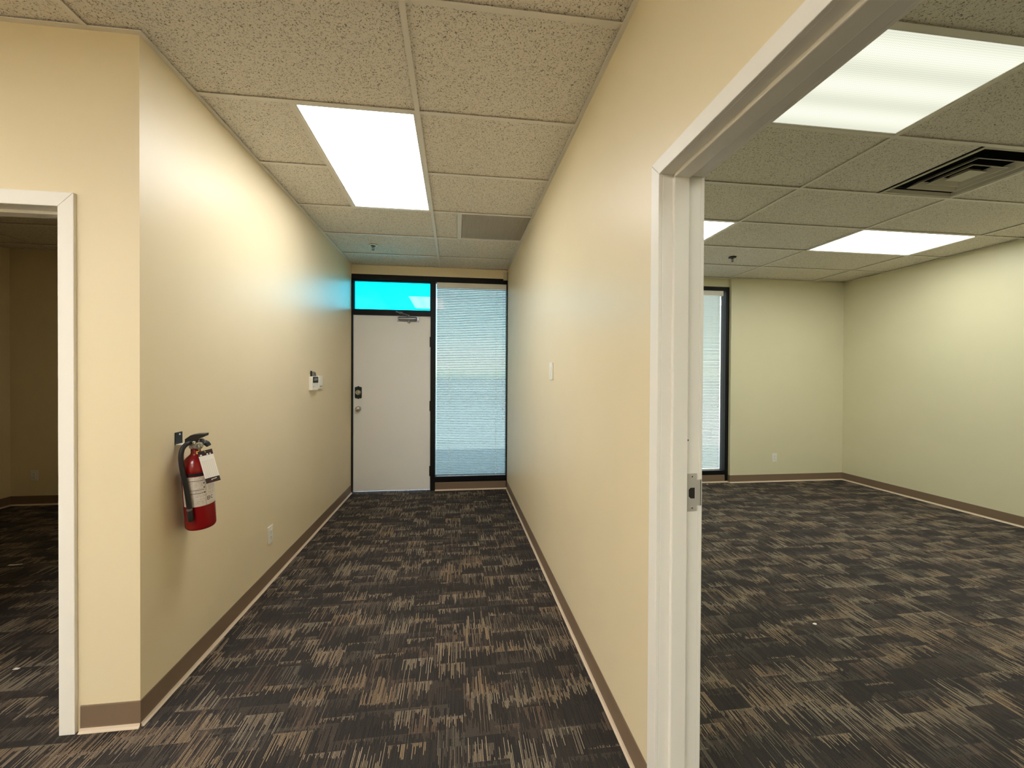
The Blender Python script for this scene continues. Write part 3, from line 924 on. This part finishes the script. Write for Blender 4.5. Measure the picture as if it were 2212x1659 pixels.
# ------------------------------------------------------------------ wall devices (built facing +x at the origin, then turned)
def outlet(loc, rz, label):
    r = empty('wall_outlet', loc)
    MB().box(0, 0.006, -0.036, 0.036, -0.058, 0.058).build('cover_plate', MAT['white'], r, 0.002)
    MB().box(0.005, 0.0085, -0.0165, 0.0165, -0.033, 0.033).build('receptacle', MAT['white'], r, 0.001)
    for z in (-0.017, 0.017):
        for y in (-0.0065, 0.0065):
            MB().box(0.0080, 0.0088, y-0.001, y+0.001, z-0.002, z+0.006).build('slot', MAT['slot'], r)
        MB().cyl((0, 0, z-0.0085), 0.0024, 0.0080, 0.0088, 'x', 10).build('ground_hole', MAT['slot'], r)
    for z in (-0.047, 0.047):
        MB().cyl((0, 0, z), 0.0026, 0.0055, 0.0066, 'x', 10).build('screw', MAT['white'], r)
    r.rotation_euler = (0, 0, rz)
    return tag(r, label, 'outlet')
outlet((XL, 2.857, 0.326), 0, 'white duplex outlet low on the cream corridor wall below the thermostat')
outlet((4.290, YP, 0.329), -PI/2, 'white duplex outlet low on the khaki office end wall')
outlet((-4.475, LRY, 0.318), -PI/2, 'white outlet low on the end wall of the dark side room')

def wall_switch():
    r = empty('wall_switch', (XR, 2.620, 1.436))
    MB().box(-0.009, 0, -0.040, 0.040, -0.058, 0.058).build('cover_plate', MAT['white'], r, 0.002)
    MB().box(-0.013, -0.008, -0.016, 0.016, -0.033, 0.033).build('rocker', MAT['white'], r, 0.002)
    for z in (-0.047, 0.047):
        MB().cyl((0, 0, z), 0.0026, -0.0098, -0.0085, 'x', 10).build('screw', MAT['white'], r)
    tag(r, 'white light switch plate on the cream wall opposite the extinguisher', 'switch')
wall_switch()

def thermostat():
    r = empty('thermostat', (XL, 3.572, 1.275))
    MB().box(0, 0.030, 0, 0.142, 0, 0.118).build('case', MAT['white'], r, 0.003)
    dsp = MB().box(0.029, 0.0318, 0.010, 0.139, 0.064, 0.115).build('display', MAT['slot'], r, 0.001)
    MB().box(0.0316, 0.0324, 0.030, 0.117, 0.080, 0.104).build('screen', MAT['lcd'], dsp)
    MB().cyl((0, 0.028, 0.032), 0.005, 0.029, 0.0316, 'x', 12).build('button', MAT['grey'], r)
    mb = MB()
    mb.prism([(0.030, 0.117), (0.118, 0.117), (0.112, 0.142), (0.092, 0.158), (0.050, 0.160), (0.034, 0.152)], 0, 0.012, 0.022)
    mb.build('mounting_tab', MAT['grey'], r)
    MB().cyl((0, 0.080, 0.139), 0.009, 0.0215, 0.0226, 'x', 14).build('tab_hole', MAT['slot'], r)
    MB().box(0.004, 0.014, 0.030, 0.036, 0.118, 0.166).build('tab_pin', MAT['blackplastic'], r)
    tag(r, 'white boxy thermostat with black display on the cream corridor wall', 'thermostat')
    r = empty('control_switch', (XL, 3.835, 1.340))
    MB().box(0, 0.013, -0.050, 0.050, -0.058, 0.060).build('cover_plate', MAT['white'], r, 0.003)
    MB().box(0.012, 0.0165, -0.030, 0.042, -0.022, 0.044).build('paddle', MAT['white'], r, 0.002)
    for y in (-0.014, 0.024):
        MB().cyl((0, y, -0.037), 0.008, 0.012, 0.0148, 'x', 12).build('button', MAT['grey'], r)
    tag(r, 'white control plate with two small grey buttons right beside the thermostat', 'switch')
thermostat()

def motion_sensor():
    r = empty('motion_sensor', (0.606, 4.931, 2.600))
    pts = [(-0.028, -0.012), (0.014, -0.026), (0.030, -0.012), (0.033, 0.012), (-0.022, 0.028)]
    MB().prism(pts, 2, 0.0, 0.098).build('case', MAT['cream'], r, 0.003)
    MB().box(-0.018, 0.018, -0.0245, -0.016, 0.022, 0.056).build('lens', MAT['cream'], r, 0.002)
    MB().cyl((-0.002, 0, 0.074), 0.0032, -0.0235, -0.018, 'y', 10).build('indicator', MAT['grey'], r)
    tag(r, 'small cream motion sensor in the ceiling corner above the blind', 'sensor')
motion_sensor()

# ------------------------------------------------------------------ fire extinguisher
def extinguisher():
    r = empty('fire_extinguisher', (-1.168, 2.004, 0.700))
    MB().lathe([(0,0.004),(0.043,0.004),(0.047,0.0),(0.055,0.001),(0.0585,0.008),(0.059,0.016),(0.059,0.270),(0.0575,0.288),(0.052,0.305),(0.043,0.321),(0.031,0.333),(0.022,0.341),(0.0190,0.348),(0.0185,0.372),(0,0.372)], 48).build('cylinder', MAT['red'], r, smooth=True)
    # wrap-round label (front is +x, hose side is -y)
    a0, a1, z0, z1 = math.radians(-125), math.radians(20), 0.112, 0.250
    n = 28; rr = 0.0597
    me = bpy.data.meshes.new('label')
    v = []; f = []; uvs = []
    for k in range(n+1):
        a = a0+(a1-a0)*k/n
        for z in (z0, z1): v.append((rr*math.cos(a), rr*math.sin(a), z))
    for k in range(n):
        f.append((2*k, 2*k+2, 2*k+3, 2*k+1)); uvs += [(k/n,0),((k+1)/n,0),((k+1)/n,1),(k/n,1)]
    me.from_pydata(v, [], f); me.materials.append(MAT['label'])
    ul = me.uv_layers.new(name='UVMap')
    for i, q in enumerate(uvs): ul.data[i].uv = q
    for p in me.polygons: p.use_smooth = True
    lb = bpy.data.objects.new('label', me); COL.objects.link(lb); lb.parent = r
    MB().lathe([(0.0585,0.254),(0.0612,0.254),(0.0612,0.266),(0.0585,0.266)], 40).build('hose_band', MAT['blackplastic'], r, smooth=True)
    MB().lathe([(0,0.370),(0.0235,0.370),(0.0245,0.374),(0.0235,0.381),(0.019,0.384),(0,0.384)], 28).build('collar', MAT['steel'], r, smooth=True)
    MB().lathe([(0,0.382),(0.0155,0.382),(0.0165,0.390),(0.0150,0.402),(0,0.402)], 20).box(-0.020, 0.014, -0.012, 0.012, 0.388, 0.408).build('valve_body', MAT['steel'], r, 0.001)
    # carrying handle and squeeze lever
    MB().prism([(-0.026,0.398),(0.020,0.394),(0.040,0.386),(0.054,0.374),(0.060,0.380),(0.052,0.394),(0.034,0.404),(0.014,0.410),(-0.026,0.412)], 1, -0.012, 0.012).build('carrying_handle', MAT['blackplastic'], r, 0.001)
    MB().prism([(-0.036,0.392),(-0.028,0.390),(0.004,0.402),(0.022,0.412),(0.050,0.424),(0.052,0.435),(0.012,0.433),(-0.010,0.429),(-0.034,0.412)], 1, -0.014, 0.014).build('squeeze_lever', MAT['blackplastic'], r, 0.001)
    # gauge looks out to the hose side front
    g = empty('pressure_gauge', (0.024, -0.014, 0.386)); g.parent = r
    g.rotation_euler = (0, 0, math.radians(28))
    MB().lathe([(0,-0.024),(0.012,-0.024),(0.0155,-0.0235),(0.0165,-0.020),(0.0165,-0.006),(0.009,0.0),(0.009,0.010),(0,0.010)], 24, 'y').build('case', MAT['steel'], g, smooth=True)
    MB().cyl((0,0,0), 0.0112, -0.0246, -0.0235, 'y', 20).build('dial', MAT['grey'], g)
    MB().box(-0.0012, 0.0012, -0.0254, -0.0245, -0.006, 0.007).build('needle', MAT['paper'], g)
    # pull pin ring and tie
    pts = [(0.038+0.013*math.cos(a), -0.014-0.004*math.sin(a), 0.404+0.013*math.sin(a)) for a in [k*2*PI/18 for k in range(19)]]
    MB().tube(pts, 0.0018, 8).build('pull_ring', MAT['steel'], r)
    MB().tube([(0.026,-0.020,0.404),(0.026,0.018,0.404)], 0.0022, 8).build('safety_pin', MAT['steel'], r)
    MB().tube(spline([(0.030,-0.016,0.400),(0.036,-0.026,0.384),(0.032,-0.032,0.366),(0.030,-0.034,0.352)], 5), 0.0010, 6).build('tie', MAT['yellow'], r)
    MB().box(0.024, 0.034, -0.037, -0.034, 0.350, 0.362).build('tie_tag', MAT['yellow'], r)
    # hose
    MB().lathe([(0.0,0.0),(0.0075,0.0),(0.0085,0.004),(0.0085,0.016),(0.0,0.016)], 14, 'y', (-0.010, -0.026, 0.396)).build('hose_fitting', MAT['steel'], r, smooth=True)
    hp = spline([(-0.008,-0.022,0.398),(-0.012,-0.040,0.396),(-0.018,-0.058,0.380),(-0.020,-0.068,0.350),(-0.018,-0.071,0.310),(-0.014,-0.0715,0.270),(-0.009,-0.0715,0.235),(-0.003,-0.0715,0.170),(0.001,-0.0715,0.115)], 7)
    MB().tube(hp, 0.0098, 14).build('hose', MAT['rubber'], r, smooth=True)
    MB().lathe([(0,0),(0.0108,0),(0.0108,0.010),(0,0.010)], 18, 'z', (0.001,-0.0715,0.104)).build('ferrule', MAT['grey'], r, smooth=True)
    MB().lathe([(0,0),(0.0115,0),(0.0120,0.030),(0.0100,0.050),(0,0.050)], 18, 'z', (0.002,-0.0715,0.055)).build('nozzle', MAT['rubber'], r, smooth=True)
    r.rotation_euler = (math.radians(6.0), 0, 0)
    tag(r, 'red fire extinguisher with black hose hanging on the cream corridor wall', 'fire extinguisher')
    # wall hook
    b = empty('extinguisher_bracket', (XL, 1.964, 1.083))
    MB().box(0, 0.003, -0.024, 0.024, 0.0, 0.056).build('back_plate', MAT['blackplastic'], b, 0.001)
    MB().box(0.002, 0.050, -0.022, 0.022, 0.0, 0.003).build('hook_shelf', MAT['trim'], b, 0.001)
    MB().cyl((0, 0.004, 0.046), 0.0042, 0.003, 0.0048, 'x', 12).build('screw', MAT['white'], b)
    tag(b, 'black wall bracket with steel shelf that carries the fire extinguisher', 'bracket')
    # inspection card hanging from the valve
    c0 = Vector((-1.1100, 1.9300, 1.0605))
    ux = Vector((0.052*0.866, 0.052*0.5, 0.010)); uz = Vector((0.028, 0.0162, -0.146))
    nr = ux.cross(uz).normalized()
    if nr.y > 0: nr = -nr
    card = empty('inspection_tag', c0)
    def quad(name, u0, u1, v0, v1, m, off0=0.0, off1=0.0006, uvq=False, parent=card):
        me = bpy.data.meshes.new(name)
        pts = []
        for off in (off0, off1):
            for u, w in ((u0, v1), (u1, v1), (u1, v0), (u0, v0)):
                pts.append(tuple(ux*(u-0.5) + uz*w + nr*off))
        me.from_pydata(pts, [], [(3,2,1,0),(4,5,6,7),(0,1,5,4),(1,2,6,5),(2,3,7,6),(3,0,4,7)])
        me.materials.append(m)
        if uvq:
            ul = me.uv_layers.new(name='UVMap')
            for poly in me.polygons:
                for li, vi in zip(poly.loop_indices, poly.vertices):
                    ul.data[li].uv = [(0,0),(1,0),(1,1),(0,1)][vi % 4]
        o = bpy.data.objects.new(name, me); COL.objects.link(o); o.parent = parent
        return o
    quad('backing', 0, 1, 0, 1, MAT['cardbrown'])
    quad('record_sheet', 0.0, 1.0, 0.155, 0.845, MAT['card'], 0.0006, 0.0012, True)
    for u0, u1 in ((0.10, 0.24), (0.55, 0.66), (0.76, 0.84)):
        quad('header_print', u0, u1, 0.105, 0.150, MAT['paper'], 0.0006, 0.0010)
    quad('eyelet', 0.47, 0.54, 0.040, 0.060, MAT['paper'], 0.0006, 0.0010)
    for k in range(5):
        quad('footer_print', 0.40+k*0.08, 0.46+k*0.08, 0.895-k*0.004, 0.925-k*0.004, MAT['paper'], 0.0006, 0.0010)
    arc = [ux*(0.28+0.10*k/2) + uz*(0.915+0.035*math.sin(PI*min(1.0, (k+1)/6))) + nr*0.0009 - ux*0.5 for k in range(7)]
    MB().tube([tuple(p) for p in arc], 0.0010, 6).build('footer_swoosh', MAT['cardred'], card)
    MB().tube([tuple(Vector((-0.016, -0.002, 0.026))), tuple(Vector((-0.004, -0.004, 0.010))), tuple(uz*0.05 + nr*0.002)], 0.0008, 6).build('tie', MAT['yellow'], card)
    tag(card, 'white and dark brown inspection tag hanging from the red fire extinguisher', 'tag')
extinguisher()

# ------------------------------------------------------------------ scraps on the carpet
def scrap(x, y, pts, label, h=0.002):
    me = MB().prism(pts, 2, 0.0, h)
    o = me.build('paper_scrap', MAT['paper'])
    o.location = (x, y, 0.0003)
    tag(o, label, 'paper scrap')
scrap(2.030, 2.027, [(-0.012,0.002),(-0.004,-0.008),(0.006,-0.007),(0.013,0.003),(0.004,0.008),(-0.006,0.006)], 'tiny white paper scrap in the middle of the office carpet')
scrap(3.297, 4.892, [(-0.012,-0.008),(0.010,-0.010),(0.013,0.008),(-0.008,0.010)], 'tiny white scrap on the carpet under the office window')
scrap(-3.203, 3.341, [(-0.040,-0.010),(0.0,-0.012),(0.044,0.000),(0.042,0.008),(-0.004,0.002),(-0.038,0.002)], 'thin white paper strip on the side room carpet')
scrap(-2.060, 2.152, [(-0.012,-0.005),(0.010,-0.006),(0.014,0.003),(-0.008,0.006)], 'tiny white scrap on the side room carpet just inside the doorway')
